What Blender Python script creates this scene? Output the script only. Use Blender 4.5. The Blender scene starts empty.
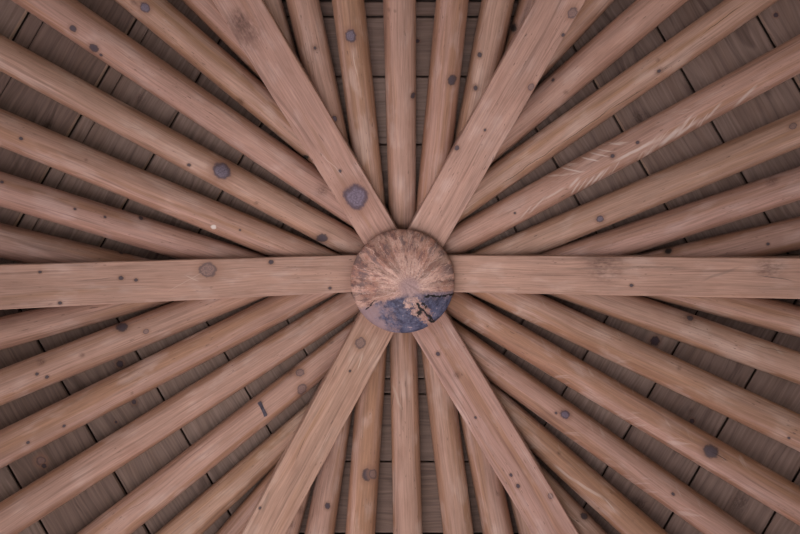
import bpy, bmesh, math, random
from mathutils import Vector, Matrix, noise as mnoise

# ----------------------------------------------------------------------------
# A hexagonal timber roof seen from straight below: squared hip beams, round log
# rafters, board deck, king post in the middle.
# ----------------------------------------------------------------------------
sc = bpy.context.scene
COL = sc.collection
F = 700.0                      # focal length in pixels of the 800x534 frame
CAMZ = 1.25                    # camera height above the floor
SLOPE = 0.56                   # roof pitch (tan)
COSP = 1 / math.sqrt(1 + SLOPE * SLOPE)
ZS = 2.97                      # height of the roof apex above the camera
HUBPX = (402.5, 281.0)
RE = 2.3                       # eave distance from the axis
T30 = math.tan(math.radians(30))
ZHUB = 2.66
AX = Vector((-(HUBPX[0] - 400) / F * ZHUB, (267 - HUBPX[1]) / F * ZHUB, 0))   # roof axis
random.seed(4)


def ray(px, py):               # direction through a pixel, z = 1 (camera frame = world minus CAMZ)
    return Vector((-(px - 400) / F, (267 - py) / F, 1.0))


SECT = {}                      # sector: outward horizontal normal (world)
for k, (nx, ny) in dict(T=(0, -1), R=(.866025, -.5), S=(.866025, .5), B=(0, 1), L=(-.866025, .5), U=(-.866025, -.5)).items():
    SECT[k] = Vector((-nx, -ny, 0))


def hit_plane(px, py, n, off):
    """point where the pixel ray meets the sector's roof plane lowered by off"""
    d = ray(px, py)
    z = (ZS - off + SLOPE * n.dot(AX)) / (1 + SLOPE * n.dot(d))
    return d * z


def link(name, bm, mat, parent=None, mw=None, smooth=True):
    me = bpy.data.meshes.new(name)
    bmesh.ops.recalc_face_normals(bm, faces=bm.faces)
    if smooth:
        for f in bm.faces:
            f.smooth = True
    bm.to_mesh(me)
    bm.free()
    o = bpy.data.objects.new(name, me)
    COL.objects.link(o)
    if mat:
        me.materials.append(mat)
    if parent:
        o.parent = parent
    if mw is not None:
        if parent:
            o.matrix_local = parent.matrix_world.inverted() @ mw
        else:
            o.matrix_world = mw
    return o


# ------------------------------------------------------------------ materials
class NT:
    def __init__(self, name):
        m = bpy.data.materials.new(name)
        m.use_nodes = True
        self.m = m
        self.t = m.node_tree
        self.t.nodes.clear()
        self.tc = self.n('ShaderNodeTexCoord').outputs['Object']

    def n(self, ty, **kw):
        nd = self.t.nodes.new(ty)
        for k, v in kw.items():
            setattr(nd, k, v)
        return nd

    def put(self, sock, v):
        if isinstance(v, bpy.types.NodeSocket):
            self.t.links.new(v, sock)
        elif v is not None:
            sock.default_value = v

    def math(self, op, a, b=None, c=None, clamp=False):
        nd = self.n('ShaderNodeMath', operation=op, use_clamp=clamp)
        self.put(nd.inputs[0], a)
        if b is not None:
            self.put(nd.inputs[1], b)
        if c is not None:
            self.put(nd.inputs[2], c)
        return nd.outputs[0]

    def vec(self, op, a, b=None):
        nd = self.n('ShaderNodeVectorMath', operation=op)
        self.put(nd.inputs[0], a)
        if b is not None:
            self.put(nd.inputs[1], b)
        return nd.outputs['Value'] if op in ('LENGTH', 'DISTANCE', 'DOT_PRODUCT') else nd.outputs[0]

    def sep(self, v):
        nd = self.n('ShaderNodeSeparateXYZ')
        self.put(nd.inputs[0], v)
        return nd.outputs

    def comb(self, x, y, z):
        nd = self.n('ShaderNodeCombineXYZ')
        for i, v in enumerate((x, y, z)):
            self.put(nd.inputs[i], v)
        return nd.outputs[0]

    def noise(self, v, scale=1, detail=3, rough=.5, dist=0, sv=None):
        if sv is not None:
            v = self.vec('MULTIPLY', v, sv)
        nd = self.n('ShaderNodeTexNoise')
        self.put(nd.inputs['Vector'], v)
        nd.inputs['Scale'].default_value = scale
        nd.inputs['Detail'].default_value = detail
        nd.inputs['Roughness'].default_value = rough
        nd.inputs['Distortion'].default_value = dist
        return nd.outputs[0]

    def mr(self, v, a, b, c=0., d=1., smooth=True):
        nd = self.n('ShaderNodeMapRange')
        nd.interpolation_type = 'SMOOTHSTEP' if smooth else 'LINEAR'
        self.put(nd.inputs['Value'], v)
        for k, x in zip(('From Min', 'From Max', 'To Min', 'To Max'), (a, b, c, d)):
            self.put(nd.inputs[k], x)
        return nd.outputs[0]

    def mix(self, f, a, b, blend='MIX'):
        nd = self.n('ShaderNodeMix', data_type='RGBA', blend_type=blend)
        self.put(nd.inputs[0], f)
        for s, v in ((nd.inputs[6], a), (nd.inputs[7], b)):
            self.put(s, (*v, 1) if isinstance(v, tuple) and len(v) == 3 else v)
        return nd.outputs[2]

    def finish(self, col, height=None, rough=.62, bump=.25, dist=.004, spec=.25):
        b = self.n('ShaderNodeBsdfPrincipled')
        self.put(b.inputs['Base Color'], col)
        self.put(b.inputs['Roughness'], rough)
        b.inputs['Specular IOR Level'].default_value = spec
        if height is not None:
            bp = self.n('ShaderNodeBump')
            bp.inputs['Strength'].default_value = bump
            bp.inputs['Distance'].default_value = dist
            self.put(bp.inputs['Height'], height)
            self.put(b.inputs['Normal'], bp.outputs[0])
        out = self.n('ShaderNodeOutputMaterial')
        self.t.links.new(b.outputs[0], out.inputs[0])
        return self.m


def knot(t, col, xyz, cx, cy, r, kind):
    """a branch knot: ring, bluish heart, warm halo; long along the grain"""
    x, y, z = xyz
    dx = t.math('MULTIPLY', t.math('SUBTRACT', x, cx), .85)
    dy = t.math('SUBTRACT', y, cy)
    wob = t.noise(t.comb(dx, dy, cx), 1.7 / r, 5, .62)
    d = t.math('SQRT', t.math('ADD', t.math('MULTIPLY', dx, dx), t.math('MULTIPLY', dy, dy)))
    d = t.math('ADD', t.math('DIVIDE', d, r), t.math('MULTIPLY', t.math('SUBTRACT', wob, .5), .9))
    rings = t.math('SINE', t.math('MULTIPLY', d, 19.))
    below = t.mr(z, -.03, -.015)          # only on the underside
    if kind == 'soft':                    # a brown bruise without an outline
        g = t.comb(t.math('MULTIPLY', dx, .5), dy, 2.)
        n2 = t.math('ADD', t.noise(g, 5 / r, 3, .6), t.math('MULTIPLY', t.noise(g, .9 / r, 2), .6))
        f = t.math('MULTIPLY', t.mr(d, 1.9, .2), t.mr(n2, .55, 1.0, .15, .85))
        return t.mix(t.math('MULTIPLY', f, below), col, (.40, .36, .36), 'MULTIPLY')
    if kind == 'blue':
        heart, ring, halo = (.22, .18, .245), (.065, .05, .08), (.27, .14, .10)
    elif kind == 'dark':
        heart, ring, halo = (.10, .075, .095), (.06, .045, .055), (.27, .15, .11)
    elif kind == 'soft':
        heart, ring, halo = (.25, .155, .125), (.25, .155, .125), (.34, .20, .155)
    elif kind == 'black':
        heart, ring, halo = (.02, .016, .016), (.03, .022, .02), (.15, .09, .07)
    elif kind == 'chip':
        heart, ring, halo = (.72, .66, .64), (.7, .64, .6), (.42, .26, .21)
    else:                                 # pale knot with thin dark outline
        heart, ring, halo = (.33, .21, .19), (.13, .09, .095), (.33, .18, .13)
    if kind != 'chip':
        col = t.mix(t.math('MULTIPLY', t.mr(d, 2.3, .9, 0, .6), below), col, halo)
    col = t.mix(t.math('MULTIPLY', t.mr(d, 1.22, .86, 0, .85), below), col, ring)
    tex = t.noise(t.comb(dx, dy, 0.), 6 / r, 3)
    hcol = t.mix(t.mr(tex, .35, .65, 0, .45), heart, ring)
    hcol = t.mix(t.mr(rings, .3, 1., 0, .35), hcol, ring)
    col = t.mix(t.math('MULTIPLY', t.mr(d, .9, .6, 0, .92), below), col, hcol)
    return col


def crack(t, col, xyz, p1, p2, wid, amp, tone=(.05, .032, .03), st=.85):
    x, y, z = xyz
    if p1[0] > p2[0]:
        p1, p2 = p2, p1
    sl = (p2[1] - p1[1]) / max(p2[0] - p1[0], .005)
    yy = t.math('SUBTRACT', t.math('SUBTRACT', y, p1[1]), t.math('MULTIPLY', t.math('SUBTRACT', x, p1[0]), sl))
    nz = t.math('SUBTRACT', t.noise(t.comb(x, 0., p1[1] * 9), 16, 4), .5)
    yy = t.math('ABSOLUTE', t.math('ADD', yy, t.math('MULTIPLY', nz, amp)))
    e = min(.05, (p2[0] - p1[0]) * .3)
    m = t.math('MULTIPLY', t.mr(x, p1[0] - e * .3, p1[0] + e), t.mr(x, p2[0] + e * .3, p2[0] - e))
    m = t.math('MULTIPLY', m, t.mr(yy, wid, wid * .3, 0, st))
    m = t.math('MULTIPLY', m, t.mr(z, -.03, -.015))
    return t.mix(m, col, tone)


def feather(t, col, xyz, x0, x1, st, ang, dens, spine=0., chev=True):
    """pale drawknife marks that sweep back from a spine along the log"""
    x, y, z = xyz
    ys = t.math('SUBTRACT', y, spine)
    ay = t.math('ABSOLUTE', ys) if chev else ys
    # curved coordinate: marks bend away from the spine
    u = t.math('ADD', x, t.math('MULTIPLY', t.math('POWER', t.math('ABSOLUTE', ay), .75), ang))
    side = t.math('SIGN', ys)
    n1 = t.noise(t.comb(t.math('MULTIPLY', u, dens), t.math('MULTIPLY', ys, 14.), side), 1, 3, .55)
    n2 = t.noise(t.comb(t.math('MULTIPLY', x, 7.), t.math('MULTIPLY', y, 22.), 3.3), 1, 2)
    m = t.math('MULTIPLY', t.mr(n1, .56, .7), t.mr(n2, .45, .62))
    m = t.math('MULTIPLY', m, t.math('MULTIPLY', t.mr(x, x0, x0 + .08), t.mr(x, x1, x1 - .08)))
    m = t.math('MULTIPLY', m, t.mr(z, 0, .02))
    return t.mix(t.math('MULTIPLY', m, st), col, (.66, .53, .48))


PINK = (.448, .278, .226)
ORNG = (.385, .218, .148)
PALE = (.560, .400, .355)


def wood(name, seed, tone=1.0, warm=.5, squared=False, marks=(), cracks=(), feathers=(), rad=None):
    t = NT(name)
    rnd = random.Random(seed)
    p = t.vec('ADD', t.tc, (rnd.uniform(0, 50), rnd.uniform(0, 50), rnd.uniform(0, 50)))
    xyz = t.sep(t.tc)
    # gentle waviness of the grain
    wv = t.noise(p, 1, 2, sv=(3., 9., 9.))
    pw = t.vec('ADD', p, t.comb(0., t.math('MULTIPLY', t.math('SUBTRACT', wv, .5), .025), 0.))
    fib = t.noise(pw, 1, 4, .6, sv=(7., 210., 210.))
    band = t.noise(pw, 1, 2, .5, sv=(.9, 24., 24.))
    blot = t.noise(p, 1, 3, .55, sv=(7., 16., 16.))
    lines = t.noise(pw, 1, 2, .5, sv=(2.2, 75., 75.))
    col = t.mix(t.mr(band, .62 - .28 * warm, .80 - .28 * warm), PINK, ORNG)
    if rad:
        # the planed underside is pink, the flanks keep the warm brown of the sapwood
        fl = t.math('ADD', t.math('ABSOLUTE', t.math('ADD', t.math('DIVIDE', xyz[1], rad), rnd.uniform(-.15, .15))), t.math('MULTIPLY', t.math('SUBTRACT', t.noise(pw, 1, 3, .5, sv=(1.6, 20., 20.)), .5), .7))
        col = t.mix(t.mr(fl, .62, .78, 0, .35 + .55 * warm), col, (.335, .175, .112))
    col = t.mix(t.mr(blot, .5, .72, 0, .65), col, PALE)
    col = t.mix(t.mr(blot, .46, .28, 0, .35), col, (.31, .165, .125))
    col = t.mix(t.mr(lines, .42, .28, 0, .42), col, (.19, .105, .085))
    k = t.mr(fib, .30, .70, .78, 1.20, False)
    lo = t.mr(t.noise(p, 1, 3, .6, sv=(3.5, 26., 26.)), .3, .7, .91, 1.09, False)
    k = t.math('MULTIPLY', k, lo)
    grey = t.comb(k, k, k)
    col = t.mix(1.0, col, grey, 'MULTIPLY')
    # short pores and nicks
    spk = t.noise(p, 1, 2, .5, sv=(38., 190., 190.))
    spz = t.noise(p, 1, 1, .5, sv=(4., 9., 9.))
    col = t.mix(t.math('MULTIPLY', t.mr(spk, .66, .74, 0, .8), t.mr(spz, .42, .6)), col, (.13, .08, .07))
    for fe in feathers:
        col = feather(t, col, xyz, *fe)
    for (cx, cy, r, kd) in marks:
        col = knot(t, col, xyz, cx, cy, r, kd)
    for cr in cracks:
        col = crack(t, col, xyz, *cr)
    tone *= .68
    col = t.mix(1.0, col, (tone, tone * rnd.uniform(.97, 1.02), tone * rnd.uniform(.96, 1.03)), 'MULTIPLY')
    return t.finish(col, t.math('ADD', fib, t.math('MULTIPLY', lines, .6)), .6, .22, .003)


def board_mat(name, seed, marks=()):
    t = NT(name)
    a = t.n('ShaderNodeAttribute', attribute_name='tone')
    tone = a.outputs['Fac']
    p = t.vec('ADD', t.tc, t.comb(t.math('MULTIPLY', tone, 31.), seed * 3.1, 0.))
    xyz = t.sep(t.tc)
    wv = t.noise(p, 1, 2, sv=(2.5, 6., 6.))
    pw = t.vec('ADD', p, t.comb(0., t.math('MULTIPLY', t.math('SUBTRACT', wv, .5), .05), 0.))
    fib = t.noise(pw, 1, 4, .6, sv=(4., 120., 120.))
    fig = t.noise(pw, 1, 3, .5, 1.2, sv=(3., 14., 14.))
    col = t.mix(tone, (.225, .16, .14), (.335, .255, .225))
    col = t.mix(t.mr(fig, .45, .7, 0, .55), col, (.225, .155, .127))
    col = t.mix(t.mr(fig, .42, .28, 0, .6), col, (.12, .082, .072))
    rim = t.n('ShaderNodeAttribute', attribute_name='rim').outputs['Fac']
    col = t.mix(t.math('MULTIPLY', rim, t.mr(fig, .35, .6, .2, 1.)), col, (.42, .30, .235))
    k = t.mr(fib, .28, .72, .68, 1.26, False)
    col = t.mix(1.0, col, t.comb(k, k, k), 'MULTIPLY')
    for (cx, cy, r, kd) in marks:
        col = knot(t, col, (xyz[0], xyz[1], .1), cx, cy, r, kd)
    col = t.mix(1.0, col, (.76, .73, .72), 'MULTIPLY')
    return t.finish(col, fib, .7, .2, .003, .15)


def plain(name, col, rough=.8, var=.12, scale=6):
    t = NT(name)
    n = t.noise(t.tc, scale, 4)
    k = t.mr(n, .3, .7, 1 - var, 1 + var, False)
    return t.finish(t.mix(1.0, col, t.comb(k, k, k), 'MULTIPLY'), n, rough, .1, .003, .1)


# ------------------------------------------------------------------ hip beams
# front-face edges in the photograph (two points each), the lateral overhang of the
# upper edge on each side (a beam hewn a little wider at the top shows its flank)
BEAMS = {
    'LB': dict(dir=(-1, 0), a=((0, 265), (357, 255)), b=((0, 309.7), (350, 292.2)), sa=.008, sb=.0),
    'RB': dict(dir=(1, 0), a=((449, 255.2), (800, 258.3)), b=((455, 292.2), (800, 299)), sa=.016, sb=.0),
    'UL': dict(dir=(-.5, -.866025), a=((212, 0), (363.4, 243)), b=((262, 0), (396.6, 228.4)), sa=.0, sb=.016),
    'UR': dict(dir=(.5, -.866025), a=((536.5, 0), (410, 226.6)), b=((586, 0), (444, 245.4)), sa=.019, sb=.0),
    'LL': dict(dir=(-.5, .866025), a=((360.3, 314.7), (242.3, 534)), b=((392.8, 335), (285.5, 534)), sa=.020, sb=.0),
    'LR': dict(dir=(.5, .866025), a=((412.5, 334), (532, 534)), b=((446.6, 314.7), (578.7, 534)), sa=.0, sb=.018),
}
BH = .205                      # beam soffit below the hip line
HUBR = .195


def xline(p, q, c, d):
    """where the line p-q meets the perpendicular of direction d at c"""
    (x1, y1), (x2, y2) = p, q
    ux, uy = x2 - x1, y2 - y1
    # solve (p + u t - c) . d = 0
    t = ((c[0] - x1) * d[0] + (c[1] - y1) * d[1]) / (ux * d[0] + uy * d[1])
    return (x1 + ux * t, y1 + uy * t)


def hip_dir(d):                # pixel direction -> world horizontal direction
    return Vector((-d[0], -d[1], 0)).normalized()


def make_beam(key, marks, cracks, label, tone, warm):
    B = BEAMS[key]
    h = hip_dir(B['dir'])
    lat = Vector((-h.y, h.x, 0))
    ms = SLOPE * math.cos(math.radians(30))

    def hit(px, py):           # soffit: follows the hip's fall along h
        d = ray(px, py)
        z = (ZS - BH + ms * h.dot(AX)) / (1 + ms * h.dot(d))
        return d * z
    dpx = B['dir']
    st = []
    for s in (70, 300):
        c = (HUBPX[0] + dpx[0] * s, HUBPX[1] + dpx[1] * s)
        st.append((hit(*xline(*B['a'], c, dpx)), hit(*xline(*B['b'], c, dpx))))

    def at(side, s):           # soffit edge extended along its own straight line, s = distance from the axis
        p, q = st[0][side], st[1][side]
        sp, sq = (p - AX).dot(h), (q - AX).dot(h)
        return p + (q - p) * ((s - sp) / (sq - sp))
    s0, s1 = .12, RE / math.cos(math.radians(30)) - .12
    top = BH - .03
    sgn = 1 if (st[0][0] - st[0][1]).dot(lat) > 0 else -1
    rows = []
    N = 26
    for i in range(N + 1):
        s = s0 + (s1 - s0) * i / N
        a, b = at(0, s), at(1, s)
        u = Vector((0, 0, top))
        rows.append((a, b, b + u - lat * sgn * B['sb'], a + u + lat * sgn * B['sa']))
    bm = bmesh.new()
    up = Vector((0, 0, CAMZ))
    # frame: x out along the beam, z towards the floor
    ex = (at(0, 1.5) + at(1, 1.5) - at(0, .3) - at(1, .3)).normalized()
    ez = (Vector((0, 0, -1)) - ex * ex.dot(Vector((0, 0, -1)))).normalized()
    ey = ez.cross(ex)
    org = (at(0, .3) + at(1, .3)) / 2
    mw = Matrix.Translation(org + up) @ Matrix((ex, ey, ez)).transposed().to_4x4()
    inv = mw.inverted()
    loops = []
    for i, r in enumerate(rows):
        lp = []
        for j, p in enumerate(r):
            q = p + up
            w = .0012 * mnoise.noise(Vector((i * .7, j * 5.1, ord(key[0]) % 7)))
            lp.append(bm.verts.new(inv @ (q + lat * w)))
        loops.append(lp)
    for i in range(N):
        for j in range(4):
            k = (j + 1) % 4
            bm.faces.new((loops[i][j], loops[i][k], loops[i + 1][k], loops[i + 1][j]))
    bm.faces.new(loops[0])
    bm.faces.new(loops[-1])
    bmesh.ops.recalc_face_normals(bm, faces=bm.faces)
    ee = [e for e in bm.edges if len(e.link_faces) == 2 and e.calc_face_angle(0) > .6]
    bmesh.ops.bevel(bm, geom=ee, offset=.0035, segments=2, affect='EDGES', profile=.5)

    def loc(px, py):
        v = inv @ (hit(px, py) + up)
        return v.x, v.y, (hit(px, py).z / F)
    mk = []
    for (px, py, r, kd) in marks:
        x, y, sc_ = loc(px, py)
        mk.append((x, y, r * sc_, kd))
    ck = []
    for (p1, p2, w, amp, *rest) in cracks:
        a, b = loc(*p1), loc(*p2)
        ck.append(((a[0], a[1]), (b[0], b[1]), w, amp, *rest))
    o = link('hip_rafter', bm, wood('beam wood ' + key, len(key) + ord(key[0]) * 3 + ord(key[1]), tone, warm, True, mk, ck), None, mw, smooth=False)
    o['label'] = label
    o['category'] = 'beam'
    o['kind'] = 'thing'
    o['group'] = 'squared hip beams'
    # side planes for cutting the logs: (point, outward normal)
    pl = []
    for side, sh, sg in ((0, B['sa'], 1), (1, B['sb'], -1)):
        p, q = at(side, .3) + up, at(side, 1.8) + up
        r = p + Vector((0, 0, top)) + lat * sgn * sg * sh
        nn = (q - p).cross(r - p).normalized()
        if nn.dot(lat * sgn * sg) < 0:
            nn = -nn
        pl.append((p, nn))
    return pl


PALEL = (.62, .48, .42)
PL = {}
PL['LB'] = make_beam('LB', [(208, 270, 7, 'pale'), (121, 278, 2, 'dark'), (271, 262, 2.2, 'dark'), (136, 280, 1.6, 'dark'),
                            (60, 303, 1.6, 'dark'), (40, 272, 1.4, 'dark'), (330, 288, 1.5, 'dark')],
                     [((75, 281), (118, 277.5), .0022, .01, (.2, .13, .12), .6), ((165, 293), (205, 271), .0016, .004, PALEL, .5),
                      ((185, 275), (199, 281), .0022, .01, PALEL, .6)],
                     'squared horizontal beam running from the king post to the left edge', 1.0, .1)
PL['RB'] = make_beam('RB', [(631.5, 285.5, 1.6, 'dark'), (770, 268, 9, 'soft'), (604, 266, 14, 'soft')],
                     [((560, 268), (690, 268), .006, .02, (.24, .16, .135), .5), ((755, 275), (796, 281), .002, .016, (.12, .09, .09), .7),
                      ((545, 258), (549, 293), .002, .0, PALEL, .3), ((700, 282), (742, 266), .006, .02, (.25, .17, .15), .5)],
                     'squared horizontal beam running from the king post to the right edge', 1.0, .1)
PL['UL'] = make_beam('UL', [(356, 197, 11, 'blue'), (246, 30, 13, 'soft'), (238, 20, 7, 'soft'), (340, 171, 1.5, 'dark')],
                     [((318, 134), (324, 142), .002, .004, (.18, .11, .1), .8), ((318, 150), (344, 178), .0025, .02, PALEL, .5)],
                     'squared diagonal beam at upper left with a big blue-grey knot near the king post', 1.06, .0)
PL['UR'] = make_beam('UR', [(572.5, 13, 4.5, 'pale'), (531, 87, 3, 'pale'), (563, 35, 1.6, 'dark'), (457, 148, 2.2, 'dark'), (485, 130, 1.2, 'dark')],
                     [((535, 72), (569, 22), .0016, .012, (.24, .145, .12), .6), ((540, 62), (566, 14), .0014, .012, (.24, .145, .12), .6),
                      ((500, 110), (525, 78), .0014, .012, (.26, .16, .13), .5), ((452, 165), (463, 148), .003, .02, (.27, .16, .13), .5)],
                     'squared diagonal beam at upper right with saw marks across its face', 1.04, .0)
PL['LL'] = make_beam('LL', [(360.5, 343, 5, 'pale'), (350, 371, 1.2, 'dark'), (260, 508, 1.3, 'dark')],
                     [((306, 436), (295, 462), .0016, .004, (.13, .085, .08), .8), ((363, 354), (357.5, 370), .0025, .002, PALEL, .9),
                      ((337, 365), (332, 378), .0014, .003, (.15, .1, .09), .8), ((270, 490), (262, 515), .006, .01, (.24, .165, .14), .5)],
                     'squared diagonal beam at lower left with a small knot beside a white scratch', 1.0, .12)
PL['LR'] = make_beam('LR', [(438, 354, 2, 'dark'), (457, 375, 3, 'soft'), (511, 475, 1.5, 'dark'), (518, 486, 1.8, 'dark'), (550.5, 496, 2.4, 'pale'), (475.5, 417.5, 1.2, 'dark')],
                     [((478, 402), (530, 484), .0013, .004, (.19, .11, .09), .7), ((447, 325), (475, 368), .004, .006, PALEL, .35),
                      ((516, 440), (560, 510), .003, .004, PALEL, .35)],
                     'squared diagonal beam at lower right with a long thin crack and nail holes', 1.0, .3)

# ------------------------------------------------------------------ round log rafters
# e1 / e2: two points on each visible edge; None = the edge hidden behind a beam, placed
# on the side hs of the visible one at the log's usual width
SB = dict(T=('UL', 'UR'), R=('UR', 'RB'), S=('RB', 'LR'), B=('LR', 'LL'), L=('LL', 'LB'), U=('LB', 'UL'))
LOGS = []


def L(sec, e1, e2, label, hs=None, w=33, marks=(), cracks=(), feathers=(), tone=1.0, warm=.5):
    LOGS.append(dict(sec=sec, e1=e1, e2=e2, label=label, hs=hs, w=w, marks=marks, cracks=cracks, feathers=feathers, tone=tone, warm=warm))


# top
L('T', None, ((281.8, 0), (298.2, 57.8)), 'round log rafter half hidden along the right flank of the upper left beam', (-1, .25), 31, tone=.97, warm=.5)
L('T', ((285.6, 0), (319.9, 143)), ((319.3, 0), (349.4, 143)), 'round log rafter with two tiny knots, second right of the upper left beam',
  marks=[(315, 48, 3, 'soft'), (334.5, 119, 2.6, 'blue'), (315, 48, 1.3, 'dark')], warm=.35)
L('T', ((331.9, 0), (349.3, 134)), ((364.5, 0), (378.3, 134)), 'round log rafter with a ringed blue knot left of the topmost middle rafter',
  marks=[(350.7, 36, 5.2, 'blue'), (384, 330, 1, 'soft')], cracks=[((352, 50), (358, 78), .0025, .012, PALEL, .7)], warm=.6)
L('T', ((383, 0), (386.8, 145)), ((416, 0), (416.1, 145)), 'upright middle log rafter directly above the king post',
  marks=[(413, 95.5, 2.4, 'dark'), (389, 10, 1.6, 'soft'), (395, 11, 1.3, 'soft')], cracks=[((404, 5), (402, 90), .0012, .008, (.25, .15, .13), .6)], warm=.3)
L('T', ((436, 0), (423.4, 130)), ((468.8, 0), (454.7, 130)), 'round log rafter with a dark oval knot, right of the topmost middle rafter',
  marks=[(452, 80, 4.2, 'dark')], cracks=[((448, 60), (445, 110), .0012, .006, (.25, .15, .12), .5)], warm=.65)
L('T', ((481.5, 0), (455.6, 134)), ((514.5, 0), (489, 120)), 'round log rafter with two knots, second left of the upper right beam',
  marks=[(479.7, 55, 2.2, 'dark'), (475.6, 88, 3.8, 'soft'), (475.6, 88, 2, 'dark')], cracks=[((477, 45), (485, 20), .002, .014, (.22, .13, .11), .5)], warm=.6)
L('T', ((518.8, 0), (505, 46)), None, 'dark round log rafter half hidden along the left flank of the upper right beam', (1, .28), 32, marks=[(513.5, 28, 3, 'black')], tone=.85, warm=.6)
# pale tool marks on one log: arcs above its spine, dense strokes below
WHT = (.70, .60, .56)
STROKES = [(a, b, w, .008, WHT, st) for a, b, w, st in (
    ((561, 167), (583, 172), .0042, .8), ((581, 157), (599, 161), .0042, .9), ((589, 152), (609, 156.5), .004, .7),
    ((596, 149), (612, 151.5), .003, .6), ((608, 142.5), (622, 145), .003, .6), ((612, 163), (657, 139.5), .007, .75),
    ((658, 147), (682, 126), .009, .75), ((672, 140), (700, 118), .006, .5), ((704, 121), (722, 102), .005, .5), ((733, 108), (758, 84), .006, .55),
    ((584, 189), (595, 175), .004, .7), ((590, 186), (605, 169), .004, .65), ((597, 183), (610, 166), .0035, .5),
    ((571, 195), (581, 180), .004, .6), ((569, 188), (580, 177), .006, .6), ((577, 193), (588, 177), .003, .5),
    ((611, 174), (620, 160), .003, .45), ((543, 200), (566, 187), .005, .45), ((528, 214), (546, 196), .004, .45), ((520, 219), (532, 205), .004, .4))]
# upper right
L('R', None, ((614.8, 0), (540.5, 80)), 'round log rafter mostly hidden under the right flank of the upper right beam', (-.73, -.68), 34, tone=1.0, warm=.6)
L('R', ((636, 0), (543.5, 81)), ((688.5, 0), (491.5, 164)), 'smooth pale log rafter, second below the upper right beam', marks=[(553, 80, 1.4, 'dark'), (566, 92, 2, 'soft')], warm=.2)
L('R', ((720, 3), (491.5, 165)), ((779, 0), (455, 225)), 'log rafter with a long wandering crack, third below the upper right beam',
  marks=[(659, 71, 3.2, 'soft'), (659, 71, 1.6, 'dark'), (658, 60, 1.6, 'soft')],
  cracks=[((500, 185), (560, 144), .0016, .02), ((558, 146), (612, 107), .0016, .02), ((610, 110), (645, 88), .0014, .01), ((700, 36), (745, 3), .0015, .016)], warm=.35)
L('R', ((800, 34), (455, 225.5)), ((788, 80), (471, 250)), 'log rafter covered in pale feathery drawknife marks at upper right',
  marks=[(612.5, 156, 2.8, 'soft'), (612.5, 156, 1.8, 'dark'), (637.5, 142.5, 1.6, 'dark'), (515, 213, 1.1, 'dark')], feathers=[(490, 720)], cracks=STROKES, tone=.97, warm=.3)
L('R', ((800, 110), (480, 249)), ((800, 147.5), (545, 252)), 'reddish log rafter with one small blue knot, third above the right beam',
  marks=[(600, 219, 3, 'blue'), (793, 126, 3, 'pale')], tone=.88, warm=.3)
L('R', ((800, 166), (545, 251)), ((800, 200), (636, 253.4)), 'log rafter without knots, second above the right beam',
  marks=[(772, 181, 4, 'soft')], tone=.93, warm=.35)
L('R', ((800, 217), (650, 250.6)), ((800, 248.5), (760, 259)), 'greyish log rafter just above the right beam with a black nick', marks=[(668.5, 251, 2.6, 'black'), (768, 244, 1.4, 'dark')], tone=.80, warm=.4)
# lower right
L('S', ((800, 306.5), (770, 298)), ((800, 337.5), (648, 297.3)), 'smooth log rafter just below the right beam', tone=.98, warm=.4)
L('S', ((800, 352), (650, 299)), ((800, 385), (552, 295.5)), 'log rafter with a brown smudge knot, second below the right beam',
  marks=[(690, 318, 6, 'soft'), (690, 318, 2.5, 'dark')], cracks=[((750, 344), (790, 353), .002, .02, (.17, .11, .1), .6)], feathers=[(750, 800)], tone=.95, warm=.45)
L('S', ((800, 414.5), (542, 294.6)), ((800, 452), (471, 294)), 'plain log rafter without knots, third below the right beam', feathers=[(510, 640)],
  marks=[(679, 368, 1.8, 'soft'), (789, 438, 1.2, 'dark')], tone=.95, warm=.6)
L('S', ((792.5, 482), (468, 294)), ((774.5, 511), (446.6, 313.5)), 'rough hewn log rafter with a dark blue knot near the lower right corner',
  marks=[(711, 451.5, 6, 'dark')], cracks=[((711, 451), (728, 461), .0018, .004)], feathers=[(455, 760)], tone=.95, warm=.75)
L('S', ((720, 508), (449, 316.6)), ((699, 531), (486, 378.4)), 'log rafter with a small round knot, third above the lower right beam',
  marks=[(565, 414.5, 3.8, 'blue'), (556, 413, 1.2, 'dark'), (673, 494, 1.5, 'dark')], feathers=[(560, 720)], tone=.90, warm=.75)
L('S', ((669, 534), (513, 400)), ((620, 533), (528, 448)), 'orange log rafter with a long white scrape, second above the lower right beam',
  marks=[(559, 453, 1.5, 'soft')], cracks=[((553, 464), (575, 481), .006, .01, (.55, .43, .38), .7), ((570, 478), (606, 500), .007, .012, (.55, .43, .38), .7), ((604, 498), (616, 512), .003, .006, (.55, .43, .38), .7)], feathers=[(515, 570)], tone=.95, warm=.8)
L('S', ((608, 534), (535, 458.5)), None, 'log rafter emerging from under the right flank of the lower right beam', (-.7, .7), 34, marks=[(584, 516, 3, 'dark')],
  cracks=[((560, 508), (590, 533), .002, .006, PALEL, .7)], tone=.85, warm=.4)
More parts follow.
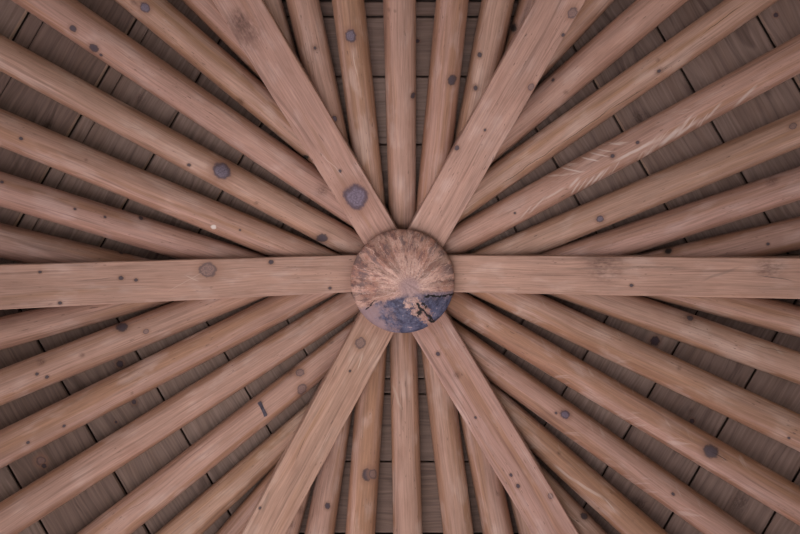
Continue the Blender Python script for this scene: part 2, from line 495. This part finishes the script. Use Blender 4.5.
# bottom
L('B', None, ((508, 493), (518.5, 534)), 'dark log rafter half hidden along the left flank of the lower right beam', (1, -.25), 31, tone=.85, warm=.7)
L('B', ((459, 412.5), (483, 534)), ((505, 491.5), (514, 534)), 'log rafter second left of the lower right beam', warm=.75, marks=[(498, 494, 1.5, 'soft')], tone=.98)
L('B', ((421, 350), (443.5, 534)), ((457.5, 408), (473.5, 534)), 'knot-free log rafter immediately right of the bottom middle rafter', warm=.7, tone=.97)
L('B', ((389.6, 340.6), (393, 534)), ((417, 339), (422.5, 534)), 'upright middle log rafter directly below the king post', warm=.65,
  cracks=[((392, 384), (402, 410), .006, .02, (.55, .42, .36), .55), ((394, 392), (391, 412), .002, .004, (.12, .08, .07), .7)])
L('B', ((354.4, 410), (345, 534)), ((387, 348), (375, 534)), 'log rafter with a dark scarred knot, immediately left of the bottom middle rafter', warm=.8,
  marks=[(367.5, 474.5, 5, 'dark'), (373, 474, 4, 'pale')])
L('B', ((321, 455), (303.7, 534)), ((351.8, 412.5), (335, 534)), 'log rafter with one faint knot, second right of the lower left beam', marks=[(327.5, 506, 2.6, 'dark')], warm=.5)
L('B', None, ((311, 490), (299, 534)), 'log rafter half hidden along the right flank of the lower left beam', (-1, -.25), 31, marks=[(300, 510, 3, 'soft'), (292, 524, 3, 'soft')], warm=.4)
# lower left
L('L', ((275, 465), (215, 534)), None, 'log rafter half hidden along the left flank of the lower left beam', (.75, .66), 34, tone=.9, warm=.75)
L('L', ((311.7, 400), (154, 534)), ((276.5, 464), (202, 534)), 'smooth log rafter second left of the lower left beam', warm=.6)
L('L', ((356, 318.4), (76, 534)), ((323, 379), (131, 534)), 'log rafter with a dark wooden peg, third left of the lower left beam',
  marks=[(290, 371, 6, 'soft'), (300, 372.5, 3.8, 'pale'), (302, 389, 4.5, 'pale'), (331, 342, 2, 'soft')], cracks=[((125, 512), (150, 498), .0016, .008, (.2, .12, .1), .6)], warm=.4)
L('L', ((340, 293), (0, 502.5)), ((359, 313), (22.5, 531)), 'clean log rafter fourth below the left beam ending at the king post', tone=.99, warm=.6)
L('L', ((269.7, 296.5), (0, 430)), ((338, 293), (0, 469)), 'pinkish orange log rafter with two tiny specks, third below the left beam', marks=[(64, 426, 1.4, 'dark'), (28, 442.5, 1.4, 'dark'), (132, 393, 1.2, 'soft')], warm=.55)
L('L', ((177, 300.5), (0, 369)), ((267, 296.5), (0, 406)), 'log rafter with a few dark knots, second below the left beam',
  marks=[(122, 327, 4.5, 'dark'), (146, 331.5, 2.4, 'pale'), (41, 362, 3, 'soft'), (47, 377, 1.6, 'dark'), (37, 374, 1.5, 'dark'), (82, 355, 2, 'soft')], warm=.35)
L('L', ((31, 309.7), (0, 316.5)), ((175, 300.5), (0, 351)), 'pale log rafter just below the left beam', warm=.3)
# upper left
L('U', ((0, 224), (150, 258)), ((0, 256.5), (20, 262)), 'greyish log rafter just above the left beam', tone=.83, warm=.25, marks=[(121, 252.5, 1.6, 'dark')])
L('U', ((0, 171), (269, 256)), ((0, 206.5), (177, 259)), 'log rafter flecked with short dark nicks, second above the left beam', warm=.2,
  marks=[(141, 218, 1.8, 'dark'), (2, 182, 1.4, 'dark'), (105, 217, 1.2, 'dark'), (75, 209, 1.2, 'dark')])
L('U', ((0, 108), (338, 253)), ((0, 146.5), (268, 256)), 'log rafter with a tiny white chip, third above the left beam',
  marks=[(213.5, 227, 2.2, 'chip'), (21, 138.5, 1.6, 'dark'), (86, 160, 1.2, 'soft'), (240, 230, 1, 'dark')], warm=.5)
L('U', ((0, 34), (351, 228)), ((0, 71), (338, 252.5)), 'log rafter with a large round blue knot at upper left',
  marks=[(222, 171, 7.5, 'blue'), (322, 238, 4.5, 'dark'), (189, 165, 1.6, 'dark'), (256, 203, 1.5, 'soft')],
  cracks=[((217, 174), (229, 168), .0016, .004, (.06, .05, .07), .9), ((128, 126), (143, 131), .002, .006, (.3, .18, .15), .5)], warm=.3)
L('U', ((76.5, 0), (312, 164)), ((10.5, 0), (349, 225)), 'log rafter with a pair of dark knots near the upper left corner',
  marks=[(94, 48, 3.6, 'dark'), (73, 28.5, 2.8, 'dark'), (101, 55, 1.3, 'dark'), (322, 190, 5, 'soft')], warm=.35)
L('U', ((166.7, 0), (258.5, 79.5)), ((113.5, 0), (312, 164)), 'log rafter with a ringed knot, second left of the upper left beam',
  marks=[(145, 7.5, 4.2, 'blue'), (240, 101.5, 3, 'soft'), (134, 2, 2.4, 'soft'), (306, 157, 2, 'black')], warm=.6)
L('U', None, ((181.7, 0), (259, 78)), 'log rafter mostly hidden under the left flank of the upper left beam', (.72, -.69), 33, warm=.75)


def make_log(g, idx):
    n = SECT[g['sec']]
    e1, e2 = g['e1'], g['e2']
    hub = HUBPX
    if e1 is None or e2 is None:
        e = e1 or e2
        hx, hy = g['hs']
        ln = math.hypot(hx, hy)
        o = tuple((p[0] + hx / ln * g['w'], p[1] + hy / ln * g['w']) for p in e)
        e1, e2 = (e, o)

    def order(e):              # inner point first
        a, b = e
        da = math.hypot(a[0] - hub[0], a[1] - hub[1])
        db = math.hypot(b[0] - hub[0], b[1] - hub[1])
        return (a, b) if da < db else (b, a)
    e1, e2 = order(e1), order(e2)

    def unit(e):
        dx, dy = e[1][0] - e[0][0], e[1][1] - e[0][1]
        l = math.hypot(dx, dy)
        return dx / l, dy / l
    u1, u2 = unit(e1), unit(e2)
    d = (u1[0] + u2[0], u1[1] + u2[1])
    l = math.hypot(*d)
    d = (d[0] / l, d[1] / l)

    def station(c):
        for _ in range(3):
            a, b = xline(*e1, c, d), xline(*e2, c, d)
            c = ((a[0] + b[0]) / 2, (a[1] + b[1]) / 2)
        return c, math.hypot(a[0] - b[0], a[1] - b[1]) / 2
    pin = ((e1[0][0] + e2[0][0]) / 2, (e1[0][1] + e2[0][1]) / 2)
    pout = ((e1[1][0] + e2[1][0]) / 2, (e1[1][1] + e2[1][1]) / 2)
    if math.hypot(pout[0] - pin[0], pout[1] - pin[1]) < 110:
        pin = (pout[0] - d[0] * 110, pout[1] - d[1] * 110)
    A3 = []
    for c in (pin, pout):
        c, hw = station(c)
        r = .058
        for _ in range(4):
            P = hit_plane(c[0], c[1], n, r / COSP + .004)
            r = hw * P.z / F
        A3.append((P, r))
    (Pa, ra), (Pb, rb) = A3
    rm = (ra + rb) / 2
    ln = (Pb - Pa).length
    slope_r = (rb - ra) / ln
    slope_r = max(-.02, min(.02, slope_r))
    # keep the measured radius in the middle of the visible run
    ex = (Pb - Pa).normalized()
    mid = (Pa + Pb) / 2
    ez = -mid.normalized()
    ez = (ez - ex * ez.dot(ex)).normalized()
    ey = ez.cross(ex)
    up = Vector((0, 0, CAMZ))
    mw = Matrix.Translation(Pa + up) @ Matrix((ex, ey, ez)).transposed().to_4x4()
    inv = mw.inverted()
    x0 = -1.0
    x1 = 3.0
    NR, NS = 110, 28
    bm = bmesh.new()
    rings = []
    sd = idx * 13.7
    for i in range(NR + 1):
        x = x0 + (x1 - x0) * i / NR
        r = rm + slope_r * (max(-.5, min(x, ln + .6)) - ln / 2)
        ring = []
        for j in range(NS):
            a = 2 * math.pi * j / NS
            ca, sa = math.cos(a), math.sin(a)
            w = mnoise.noise(Vector((x * 2.2, ca * 1.1 + sd, sa * 1.1)))
            w2 = mnoise.noise(Vector((x * .7, ca * 2.2, sa * 2.2 + sd)))
            rr = r * (1 + .018 * w + .018 * w2)
            ring.append(bm.verts.new((x, rr * ca, rr * sa)))
        rings.append(ring)
    for i in range(NR):
        for j in range(NS):
            k = (j + 1) % NS
            bm.faces.new((rings[i][j], rings[i][k], rings[i + 1][k], rings[i + 1][j]))
    bm.faces.new(rings[0])
    bm.faces.new(list(reversed(rings[-1])))

    def cut(co, no):           # keep what lies on the no side
        co = inv @ co
        no = inv.to_3x3() @ no
        gm = bm.verts[:] + bm.edges[:] + bm.faces[:]
        res = bmesh.ops.bisect_plane(bm, geom=gm, plane_co=co, plane_no=no, clear_inner=True, clear_outer=False)
        be = [e for e in bm.edges if e.is_boundary]
        if be:
            bmesh.ops.holes_fill(bm, edges=be, sides=0)
    for key in SB[g['sec']]:
        for (co, no) in PL[key]:
            if no.dot(n) > 0:
                cut(co, no)
    cut(AX + up + n * (HUBR + .004), n)
    cut(AX + up + n * (RE - .05), -n)
    for f in bm.faces:
        f.smooth = len(f.verts) <= 5
    for e in bm.edges:
        if len(e.link_faces) == 2 and e.calc_face_angle(0) > .7:
            e.smooth = False

    def loc(px, py):
        # meet the underside of the log
        o, dv = inv @ up, inv.to_3x3() @ ray(px, py)
        x = y = 0
        zt = rm
        for _ in range(4):
            tt = (zt - o.z) / dv.z
            q = o + dv * tt
            zt = math.sqrt(max(rm * rm - q.y * q.y, (rm * .15) ** 2))
        return q.x, q.y, tt / F
    mk = []
    for (px, py, r, kd) in g['marks']:
        x, y, s = loc(px, py)
        mk.append((x, y, r * s, kd))
    ck = []
    for (p1, p2, w, amp, *rest) in g['cracks']:
        a, b = loc(*p1), loc(*p2)
        ck.append(((a[0], a[1]), (b[0], b[1]), w, amp, *rest))
    fe = []
    for (xa, xb) in g['feathers']:
        def lx(x):
            t_ = (x - pin[0]) / d[0]
            return loc(pin[0] + d[0] * t_, pin[1] + d[1] * t_)[0]
        strong = 'feathery' in g['label']
        fe.append((lx(xa), lx(xb), .85 if strong else .4, 1.1 if strong else .8, 34. if strong else 40., .0, True))
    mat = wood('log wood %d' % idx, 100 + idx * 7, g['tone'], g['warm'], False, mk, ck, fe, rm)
    o = link('log_rafter', bm, mat, None, mw, smooth=False)
    o['label'] = g['label']
    o['category'] = 'rafter'
    o['group'] = 'round log rafters between the hip beams'
    return o, loc, mw, rm


for i, g in enumerate(LOGS):
    o, loc, mw, rm = make_log(g, i)
    if 'peg' in g['label']:
        # the dark peg hammered flat across the log
        a, b = loc(258.8, 402.0), loc(265.8, 416.5)
        pa = Vector((a[0], a[1], math.sqrt(rm * rm - a[1] ** 2)))
        pb = Vector((b[0], b[1], math.sqrt(rm * rm - b[1] ** 2)))
        u = (pb - pa).normalized()
        nz = Vector((0, (a[1] + b[1]) / 2, 0))
        nz.z = math.sqrt(rm * rm - nz.y ** 2)
        nz = (nz - u * nz.dot(u)).normalized()
        s = nz.cross(u)
        bm = bmesh.new()
        hl, hw = (pb - pa).length / 2, .0068
        c = (pa + pb) / 2 + nz * .002
        prof = [(-hl, -hw * .7), (-hl * .9, -hw), (hl * .92, -hw), (hl, -hw * .6), (hl, hw * .7), (hl * .9, hw), (-hl * .94, hw), (-hl, hw * .5)]
        lo = [bm.verts.new(c + u * x + s * y - nz * .006) for x, y in prof]
        hi = [bm.verts.new(c + u * x * .97 + s * y * .85 + nz * .006) for x, y in prof]
        bm.faces.new(lo)
        bm.faces.new(hi)
        for k in range(8):
            bm.faces.new((lo[k], lo[(k + 1) % 8], hi[(k + 1) % 8], hi[k]))
        p = link('peg', bm, plain('dark peg wood', (.055, .047, .062), .6, .4, 90), o, None, smooth=False)
        p['label'] = 'flat dark grey peg'

# ------------------------------------------------------------------ ceiling: deck and boards
up = Vector((0, 0, CAMZ))
bm = bmesh.new()
deck_t = .024
ap = AX + up + Vector((0, 0, ZS + deck_t))
ring1, ring2 = [], []
for k in range(6):
    a = math.radians(60 * k)
    h = Vector((math.cos(a), math.sin(a), 0))
    s = RE / math.cos(math.radians(30))
    p = AX + up + h * s + Vector((0, 0, ZS + deck_t - SLOPE * RE))
    ring1.append(bm.verts.new(p))
    ring2.append(bm.verts.new(p + Vector((0, 0, .03))))
va, vb = bm.verts.new(ap), bm.verts.new(ap + Vector((0, 0, .03)))
for k in range(6):
    j = (k + 1) % 6
    bm.faces.new((va, ring1[k], ring1[j]))
    bm.faces.new((vb, ring2[j], ring2[k]))
    bm.faces.new((ring1[k], ring2[k], ring2[j], ring1[j]))
ceiling = link('ceiling', bm, plain('dark roof deck', (.06, .045, .04)), None, None, smooth=False)
ceiling['kind'] = 'structure'

SPLIT = dict(T=(264,), B=(97,))
SEAMS = dict(U=(131, 200, 278, 361, 458), L=(119, 189.5, 265.5, 345, 434), S=(124, 195, 270, 350, 438.5), R=(123, 191, 265, 347.3, 439.5),
             T=(136, 204, 280), B=(112, 180, 252))
BKNOTS = dict(L=[(41, 461, 4, 'pale'), (44, 466, 2, 'dark'), (120, 364, 5, 'soft'), (120, 364, 3, 'dark'), (134, 402, 4, 'soft'), (134, 402, 2, 'dark'), (116, 422, 1.2, 'dark')],
              S=[(740, 503, 7, 'soft'), (655, 341, 4, 'dark'), (692, 421, 2, 'dark'), (640, 505, 6, 'soft'), (690, 410, 3, 'soft')],
              R=[(776, 15, 2, 'dark'), (640, 118, 6, 'soft')], U=[(48, 128, 5, 'soft'), (140, 98, 4, 'soft')], T=[(417.5, 41, 1.8, 'dark')], B=[])
for key, n in SECT.items():
    lat = Vector((-n.y, n.x, 0))
    R = []
    for dpx in SEAMS[key]:
        q = dpx / F                                  # along n from the axis, at the boards
        px = HUBPX[0] + dpx * (-n.x)
        py = HUBPX[1] + dpx * (-n.y)
        P = hit_plane(px, py, n, 0)
        R.append((P - AX).dot(n))
    w = (R[-1] - R[0]) / (len(R) - 1)
    while R[0] - w > .04:
        R.insert(0, R[0] - w)
    R.insert(0, 0)
    while R[-1] + w < RE - .05:
        R.append(R[-1] + w)
    R.append(RE)
    for dpx in SPLIT.get(key, ()):
        P = hit_plane(HUBPX[0] + dpx * (-n.x), HUBPX[1] + dpx * (-n.y), n, 0)
        R.append((P - AX).dot(n))
    R.sort()
    # local frame: x along the boards, y down the slope, z into the room
    ey = (n - Vector((0, 0, SLOPE))).normalized()
    ex = lat
    ez = ex.cross(ey)
    if ez.z > 0:
        ex = -ex
        ez = ex.cross(ey)
    mw = Matrix.Translation(AX + up + Vector((0, 0, ZS))) @ Matrix((ex, ey, ez)).transposed().to_4x4()
    inv = mw.inverted()
    bm = bmesh.new()
    tone = bm.faces.layers.float.new('tone')
    rim = bm.faces.layers.float.new('rim')
    rnd = random.Random(ord(key))
    cs = COSP
    g = .0032

    def board(y0, y1, tv, c0, c1, dz):
        th = .019
        x0, x1 = max(0, y0 * cs * T30 - .004), max(0, y1 * cs * T30 - .004)
        fs = []
        pts = []
        # a small arris on both long edges
        for (y, z) in ((y0, 0 + th), (y1, 0 + th), (y1, .0025 * c1), (y1 - .003 * c1, 0), (y0 + .003 * c0, 0), (y0, .0025 * c0)):
            xx = max(.0, y * cs * T30 - .004)
            pts.append((xx, y, -z + dz))
        lf = [bm.verts.new((-x, y, z)) for x, y, z in pts]
        rt = [bm.verts.new((x, y, z)) for x, y, z in pts]
        fs.append(bm.faces.new(lf))
        fs.append(bm.faces.new(rt))
        for i in range(6):
            fs.append(bm.faces.new((lf[i], lf[(i + 1) % 6], rt[(i + 1) % 6], rt[i])))
        for f in fs:
            f[tone] = tv
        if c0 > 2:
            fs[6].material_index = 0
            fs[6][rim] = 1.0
    for i in range(len(R) - 1):
        y0, y1 = R[i] / cs + g, R[i + 1] / cs - g
        if i == 0:
            y0 = .02
        tv = rnd.random()
        dz = -rnd.uniform(0, .0025)
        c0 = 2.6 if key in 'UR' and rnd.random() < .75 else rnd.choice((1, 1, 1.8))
        if key == 'U' and y1 - y0 > .15 and i != 4:
            # a board with a moulded groove close to its lower edge
            k = y1 - .042
            board(y0, k - .0012, tv, c0, 1, dz)
            board(k + .0012, y1, tv, 1, 1, dz)
        else:
            board(y0, y1, tv, c0, 1, dz)
    mk = []
    for (px, py, r, kd) in BKNOTS[key]:
        v = hit_plane(px, py, n, 0)
        l_ = inv @ (v + up)
        mk.append((l_.x, l_.y, r * v.z / F, kd))
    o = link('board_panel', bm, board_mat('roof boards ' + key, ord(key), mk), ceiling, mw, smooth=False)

# ------------------------------------------------------------------ king post
# shaft, and its hewn, weathered end
NS = 96
zt = ZS - .03
zb = 2.63                      # rim height above the camera


def hewn(a, r):
    return mnoise.noise(Vector((math.cos(a) * 6, math.sin(a) * 6, r * 6)))


orgp = AX + up + Vector((0, 0, zb))
mwp = Matrix.Translation(orgp) @ Matrix(((-1, 0, 0), (0, 1, 0), (0, 0, -1))).to_4x4()    # x = picture right, y = picture up, z = down
bm = bmesh.new()
rows = []
for zz in (-(ZS - .115 - zb), -.12, -.05, .0):
    rows.append([bm.verts.new((HUBR * (1 + .006 * hewn(2 * math.pi * j / NS, 1)) * math.cos(2 * math.pi * j / NS), HUBR * (1 + .006 * hewn(2 * math.pi * j / NS, 1)) * math.sin(2 * math.pi * j / NS), zz)) for j in range(NS)])
for i in range(len(rows) - 1):
    for j in range(NS):
        k = (j + 1) % NS
        bm.faces.new((rows[i][j], rows[i][k], rows[i + 1][k], rows[i + 1][j]))
bm.faces.new(rows[0])
post = link('king_post', bm, wood('king post bark side', 999, .95, .5), None, mwp)
post['label'] = 'round king post at the centre, its hewn end stained blue-grey below'
post['category'] = 'post'

bm = bmesh.new()
prof = [(1.0, 0.0), (.985, .008), (.95, .016), (.86, .028), (.72, .040), (.55, .049), (.38, .055), (.2, .058), (.08, .059)]
rows = []
for (rf, z) in prof:
    row = []
    for j in range(NS):
        a = 2 * math.pi * j / NS
        rr = HUBR * rf * (1 + .006 * hewn(a, 1))
        fac = mnoise.noise(Vector((math.cos(a) * 5, math.sin(a) * 5, 2.2)))          # axe facets
        row.append(bm.verts.new((rr * math.cos(a), rr * math.sin(a), z + (.006 * fac * min(1, (1 - rf) * 6) * (.4 + rf)))))
    rows.append(row)
for i in range(len(rows) - 1):
    for j in range(NS):
        k = (j + 1) % NS
        bm.faces.new((rows[i][j], rows[i][k], rows[i + 1][k], rows[i + 1][j]))
bm.faces.new(rows[-1])
t = NT('hewn end grain')
x, y, z = t.sep(t.tc)
x = t.math('DIVIDE', x, HUBR)
y = t.math('DIVIDE', y, HUBR)
yc = t.math('SUBTRACT', y, -.12)                       # the pith sits a little below the middle
xc = t.math('SUBTRACT', x, .13)
rad = t.math('SQRT', t.math('ADD', t.math('MULTIPLY', xc, xc), t.math('MULTIPLY', yc, yc)))
inv_r = t.math('DIVIDE', 1., t.math('MAXIMUM', rad, .02))
cx, cy = t.math('MULTIPLY', xc, inv_r), t.math('MULTIPLY', yc, inv_r)
rays = t.noise(t.comb(t.math('MULTIPLY', cx, 8.), t.math('MULTIPLY', cy, 8.), t.math('MULTIPLY', rad, 4.5)), 1, 6, .72)
fine = t.noise(t.comb(t.math('MULTIPLY', cx, 26.), t.math('MULTIPLY', cy, 26.), t.math('MULTIPLY', rad, 10.)), 1, 4, .65)
grit = t.noise(t.comb(x, y, 0.), 30, 4, .7)
blot = t.noise(t.comb(x, y, 4.), 3.2, 4, .6)
col = t.mix(t.mr(blot, .38, .62), (.34, .185, .145), (.47, .31, .26))
col = t.mix(t.mr(rays, .53, .68, 0, .55), col, (.60, .46, .41))
col = t.mix(t.mr(rays, .50, .38, 0, .9), col, (.17, .09, .08))
col = t.mix(t.mr(fine, .47, .34, 0, .65), col, (.17, .11, .10))
col = t.mix(t.mr(grit, .58, .70, 0, .6), col, (.66, .56, .53))
# dark grey smears towards the rim
sm = t.math('MULTIPLY', t.mr(rad, .42, .9), t.mr(t.noise(t.comb(t.math('MULTIPLY', cx, 6.), t.math('MULTIPLY', cy, 6.), t.math('MULTIPLY', rad, 3.)), 1, 5, .68), .47, .62, 0, .8))
col = t.mix(sm, col, (.13, .095, .10))
col = t.mix(t.math('MULTIPLY', t.mr(rad, .75, .2), t.mr(grit, .4, .6, .1, .5)), col, (.62, .48, .44))
# axe cuts: wedges that differ a little in tone, a pale line where two meet
ang = t.math('ADD', t.math('MULTIPLY', t.math('ARCTAN2', yc, xc), 5.2), t.math('MULTIPLY', blot, 1.6))
wn_ = t.n('ShaderNodeTexWhiteNoise', noise_dimensions='1D')
t.put(wn_.inputs['W'], t.math('FLOOR', ang))
kk = t.math('MULTIPLY', t.mr(wn_.outputs['Value'], 0, 1, .74, 1.2, False), 1.)
kk = t.math('ADD', t.math('MULTIPLY', t.math('SUBTRACT', kk, 1.), t.mr(rad, .15, .4)), 1.)
col = t.mix(1.0, col, t.comb(kk, kk, kk), 'MULTIPLY')
fr = t.math('FRACT', ang)
col = t.mix(t.math('MULTIPLY', t.math('MULTIPLY', t.mr(fr, .10, .02), t.mr(rad, .2, .4)), t.mr(grit, .4, .6, .1, .6)), col, (.64, .50, .45))
# lilac heart
col = t.mix(t.math('MULTIPLY', t.mr(rad, .27, .12), .6), col, (.30, .225, .25))
# blue-grey stain over the lower part
nb = t.noise(t.comb(x, y, 9.), 4.5, 6, .72)
edge = t.math('ADD', t.math('SUBTRACT', -.21, t.math('MULTIPLY', t.math('ABSOLUTE', t.math('SUBTRACT', x, .22)), t.mr(x, .1, .3, .28, -.10))), t.math('MULTIPLY', t.math('SUBTRACT', nb, .5), .30))
stain = t.mr(t.math('SUBTRACT', edge, y), -.03, .05)
# a bare lozenge below the heart
lx = t.math('ADD', t.math('MULTIPLY', t.math('SUBTRACT', x, .34), .9), t.math('MULTIPLY', t.math('ADD', y, .56), .35))
ly = t.math('SUBTRACT', t.math('ADD', y, .56), t.math('MULTIPLY', t.math('SUBTRACT', x, .34), -.35))
lz = t.math('SQRT', t.math('ADD', t.math('POWER', t.math('DIVIDE', lx, .19), 2.), t.math('POWER', t.math('DIVIDE', ly, .24), 2.)))
lz = t.math('ADD', lz, t.math('MULTIPLY', t.math('SUBTRACT', nb, .5), 3.6))
bare = t.mr(lz, 1.05, .75)
st = t.math('MULTIPLY', stain, t.math('SUBTRACT', 1., t.math('MULTIPLY', bare, .85)))
mott = t.noise(t.comb(t.math('MULTIPLY', cx, 1.6), t.math('MULTIPLY', cy, 1.6), t.math('MULTIPLY', rad, 5.)), 2.2, 6, .7)
bcol = t.mix(t.mr(mott, .40, .60), (.018, .027, .066), (.075, .092, .168))
bcol = t.mix(t.mr(t.math('ADD', mott, t.math('MULTIPLY', t.math('SUBTRACT', grit, .5), .5)), .60, .72, 0, .8), bcol, (.36, .29, .31))
bcol = t.mix(t.mr(fine, .58, .72, 0, .4), bcol, (.22, .2, .25))
lilac = t.mr(t.math('ADD', t.math('ADD', x, t.math('MULTIPLY', y, .45)), t.math('MULTIPLY', t.math('SUBTRACT', nb, .5), 1.6)), -.35, -.75, 0, .75)
lilac = t.math('MAXIMUM', lilac, t.math('MULTIPLY', t.mr(t.math('ADD', y, t.math('MULTIPLY', t.math('SUBTRACT', nb, .5), .5)), -.36, -.2), .7))
bcol = t.mix(lilac, bcol, (.30, .215, .225))
col = t.mix(t.math('MULTIPLY', st, .94), col, bcol)
# black checks
def seg(col, p1, p2, w, amp, sd):
    ux, uy = p2[0] - p1[0], p2[1] - p1[1]
    l = math.hypot(ux, uy)
    ux, uy = ux / l, uy / l
    a = t.math('ADD', t.math('MULTIPLY', t.math('SUBTRACT', x, p1[0]), ux), t.math('MULTIPLY', t.math('SUBTRACT', y, p1[1]), uy))
    b = t.math('SUBTRACT', t.math('MULTIPLY', t.math('SUBTRACT', y, p1[1]), ux), t.math('MULTIPLY', t.math('SUBTRACT', x, p1[0]), uy))
    nz = t.math('SUBTRACT', t.noise(t.comb(x, y, sd), 9, 4, .7), .5)
    b = t.math('ABSOLUTE', t.math('ADD', b, t.math('MULTIPLY', nz, amp)))
    m = t.math('MULTIPLY', t.mr(a, -.01, .04), t.mr(a, l + .01, l - .04))
    wn = t.math('MULTIPLY', t.mr(t.noise(t.comb(x, y, sd + 5), 14, 2), .35, .6, .25, 1.), w)
    return t.mix(t.math('MULTIPLY', m, t.mr(t.math('DIVIDE', b, wn), 1.0, .7)), col, (.012, .010, .012))
col = seg(col, (.40, -.29), (1.0, -.26), .032, .10, 1.)
col = seg(col, (.24, -.40), (.66, -.83), .040, .07, 2.)
col = seg(col, (.36, -.38), (.46, -.52), .045, .12, 3.)
col = seg(col, (.27, -.56), (.36, -.64), .085, .03, 4.)
col = seg(col, (.50, -.70), (.64, -.86), .04, .16, 6.)
col = seg(col, (-.72, -.55), (-.52, -.36), .014, .10, 7.)
col = t.mix(1.0, col, (.76, .72, .72), 'MULTIPLY')
face = link('end_face', bm, t.finish(col, t.math('ADD', t.math('ADD', rays, fine), grit), .65, .35, .006, .2), post, mwp)
face['label'] = 'radially hewn end with a blue-grey stain and black checks'

# ------------------------------------------------------------------ the ground below
def disc(name, r, z, mat, n=64):
    bm = bmesh.new()
    lo = [bm.verts.new((AX.x + r * math.cos(2 * math.pi * k / n), AX.y + r * math.sin(2 * math.pi * k / n), z - .1)) for k in range(n)]
    hi = [bm.verts.new((AX.x + r * math.cos(2 * math.pi * k / n), AX.y + r * math.sin(2 * math.pi * k / n), z)) for k in range(n)]
    bm.faces.new(lo)
    bm.faces.new(hi)
    for k in range(n):
        bm.faces.new((lo[k], lo[(k + 1) % n], hi[(k + 1) % n], hi[k]))
    o = link(name, bm, mat, None, None, smooth=False)
    o['kind'] = 'structure'
    return o


disc('floor', 3.4, 0, plain('dark stone paving', (.12, .11, .108), .85, .1, 3))
disc('ground', 30, -.12, plain('pale sunlit gravel', (.50, .46, .45), .95, .15, 2))

bm = bmesh.new()  # unseen dark grass, added so less bounce light comes from this side
arc = [(3.4 + .25 * mnoise.noise(Vector((k, 3, 1))), math.radians(25 + 150 * k / 24)) for k in range(25)]
added_lawn_in = [(r * math.cos(a + .55), r * math.sin(a + .55)) for r, a in arc]
added_lawn_out = [(26 * math.cos(a + .55), 26 * math.sin(a + .55)) for r, a in arc]
lo = [[bm.verts.new((x + AX.x, y + AX.y, z)) for x, y in ring] for ring in (added_lawn_in, added_lawn_out) for z in (-.13, -.09)]
for k in range(24):
    bm.faces.new((lo[0][k], lo[0][k + 1], lo[2][k + 1], lo[2][k]))
    bm.faces.new((lo[1][k], lo[3][k], lo[3][k + 1], lo[1][k + 1]))
    bm.faces.new((lo[0][k], lo[1][k], lo[1][k + 1], lo[0][k + 1]))
    bm.faces.new((lo[2][k], lo[2][k + 1], lo[3][k + 1], lo[3][k]))
for k in (0, 24):
    bm.faces.new((lo[0][k], lo[2][k], lo[3][k], lo[1][k]))
added_lawn = link('added_lawn', bm, plain('dark lawn', (.13, .125, .09), .95, .3, 2), None, None, smooth=False)
added_lawn['kind'] = 'structure'

# ------------------------------------------------------------------ light: open sky all round, sun on the paving, an added soft fill spot on the floor
w = bpy.data.worlds.new('sky')
sc.world = w
w.use_nodes = True
nt = w.node_tree
bg = nt.nodes['Background']
bg.inputs['Color'].default_value = (.86, .88, 1.0, 1)
bg.inputs['Strength'].default_value = .6
sun = bpy.data.lights.new('sun', 'SUN')
sun.energy = 6
sun.angle = math.radians(2)
sun.color = (1, .93, .88)
so = bpy.data.objects.new('sun', sun)
so.rotation_euler = Vector((.15, .75, -.85)).to_track_quat('-Z', 'Y').to_euler()
COL.objects.link(so)
lamp = bpy.data.lights.new('added_fill_spot', 'SPOT')  # unseen lamp, added to fill the ceiling and fall off towards the corners
lamp.energy = 640
lamp.spot_size = math.radians(51)
lamp.spot_blend = 1.0
lamp.shadow_soft_size = 1.9
lamp.color = (1, .93, .90)
lo_ = bpy.data.objects.new('added_fill_spot', lamp)
lo_.location = (.5, -1.0, .15)
lo_.rotation_euler = (Vector((AX.x, AX.y, 3.9)) - Vector(lo_.location)).to_track_quat('-Z', 'Y').to_euler()
COL.objects.link(lo_)

# ------------------------------------------------------------------ camera
cam = bpy.data.cameras.new('camera')
cam.sensor_fit = 'HORIZONTAL'
cam.sensor_width = 36
cam.lens = 36 * F / 800
co = bpy.data.objects.new('camera', cam)
co.matrix_world = Matrix.Translation((0, 0, CAMZ)) @ Matrix(((-1, 0, 0), (0, 1, 0), (0, 0, -1))).to_4x4()
COL.objects.link(co)
sc.camera = co
vs = sc.view_settings
vs.view_transform = 'Standard'
vs.look = 'None'
vs.gamma = 1
vs.use_curve_mapping = False
vs.exposure = 1.08
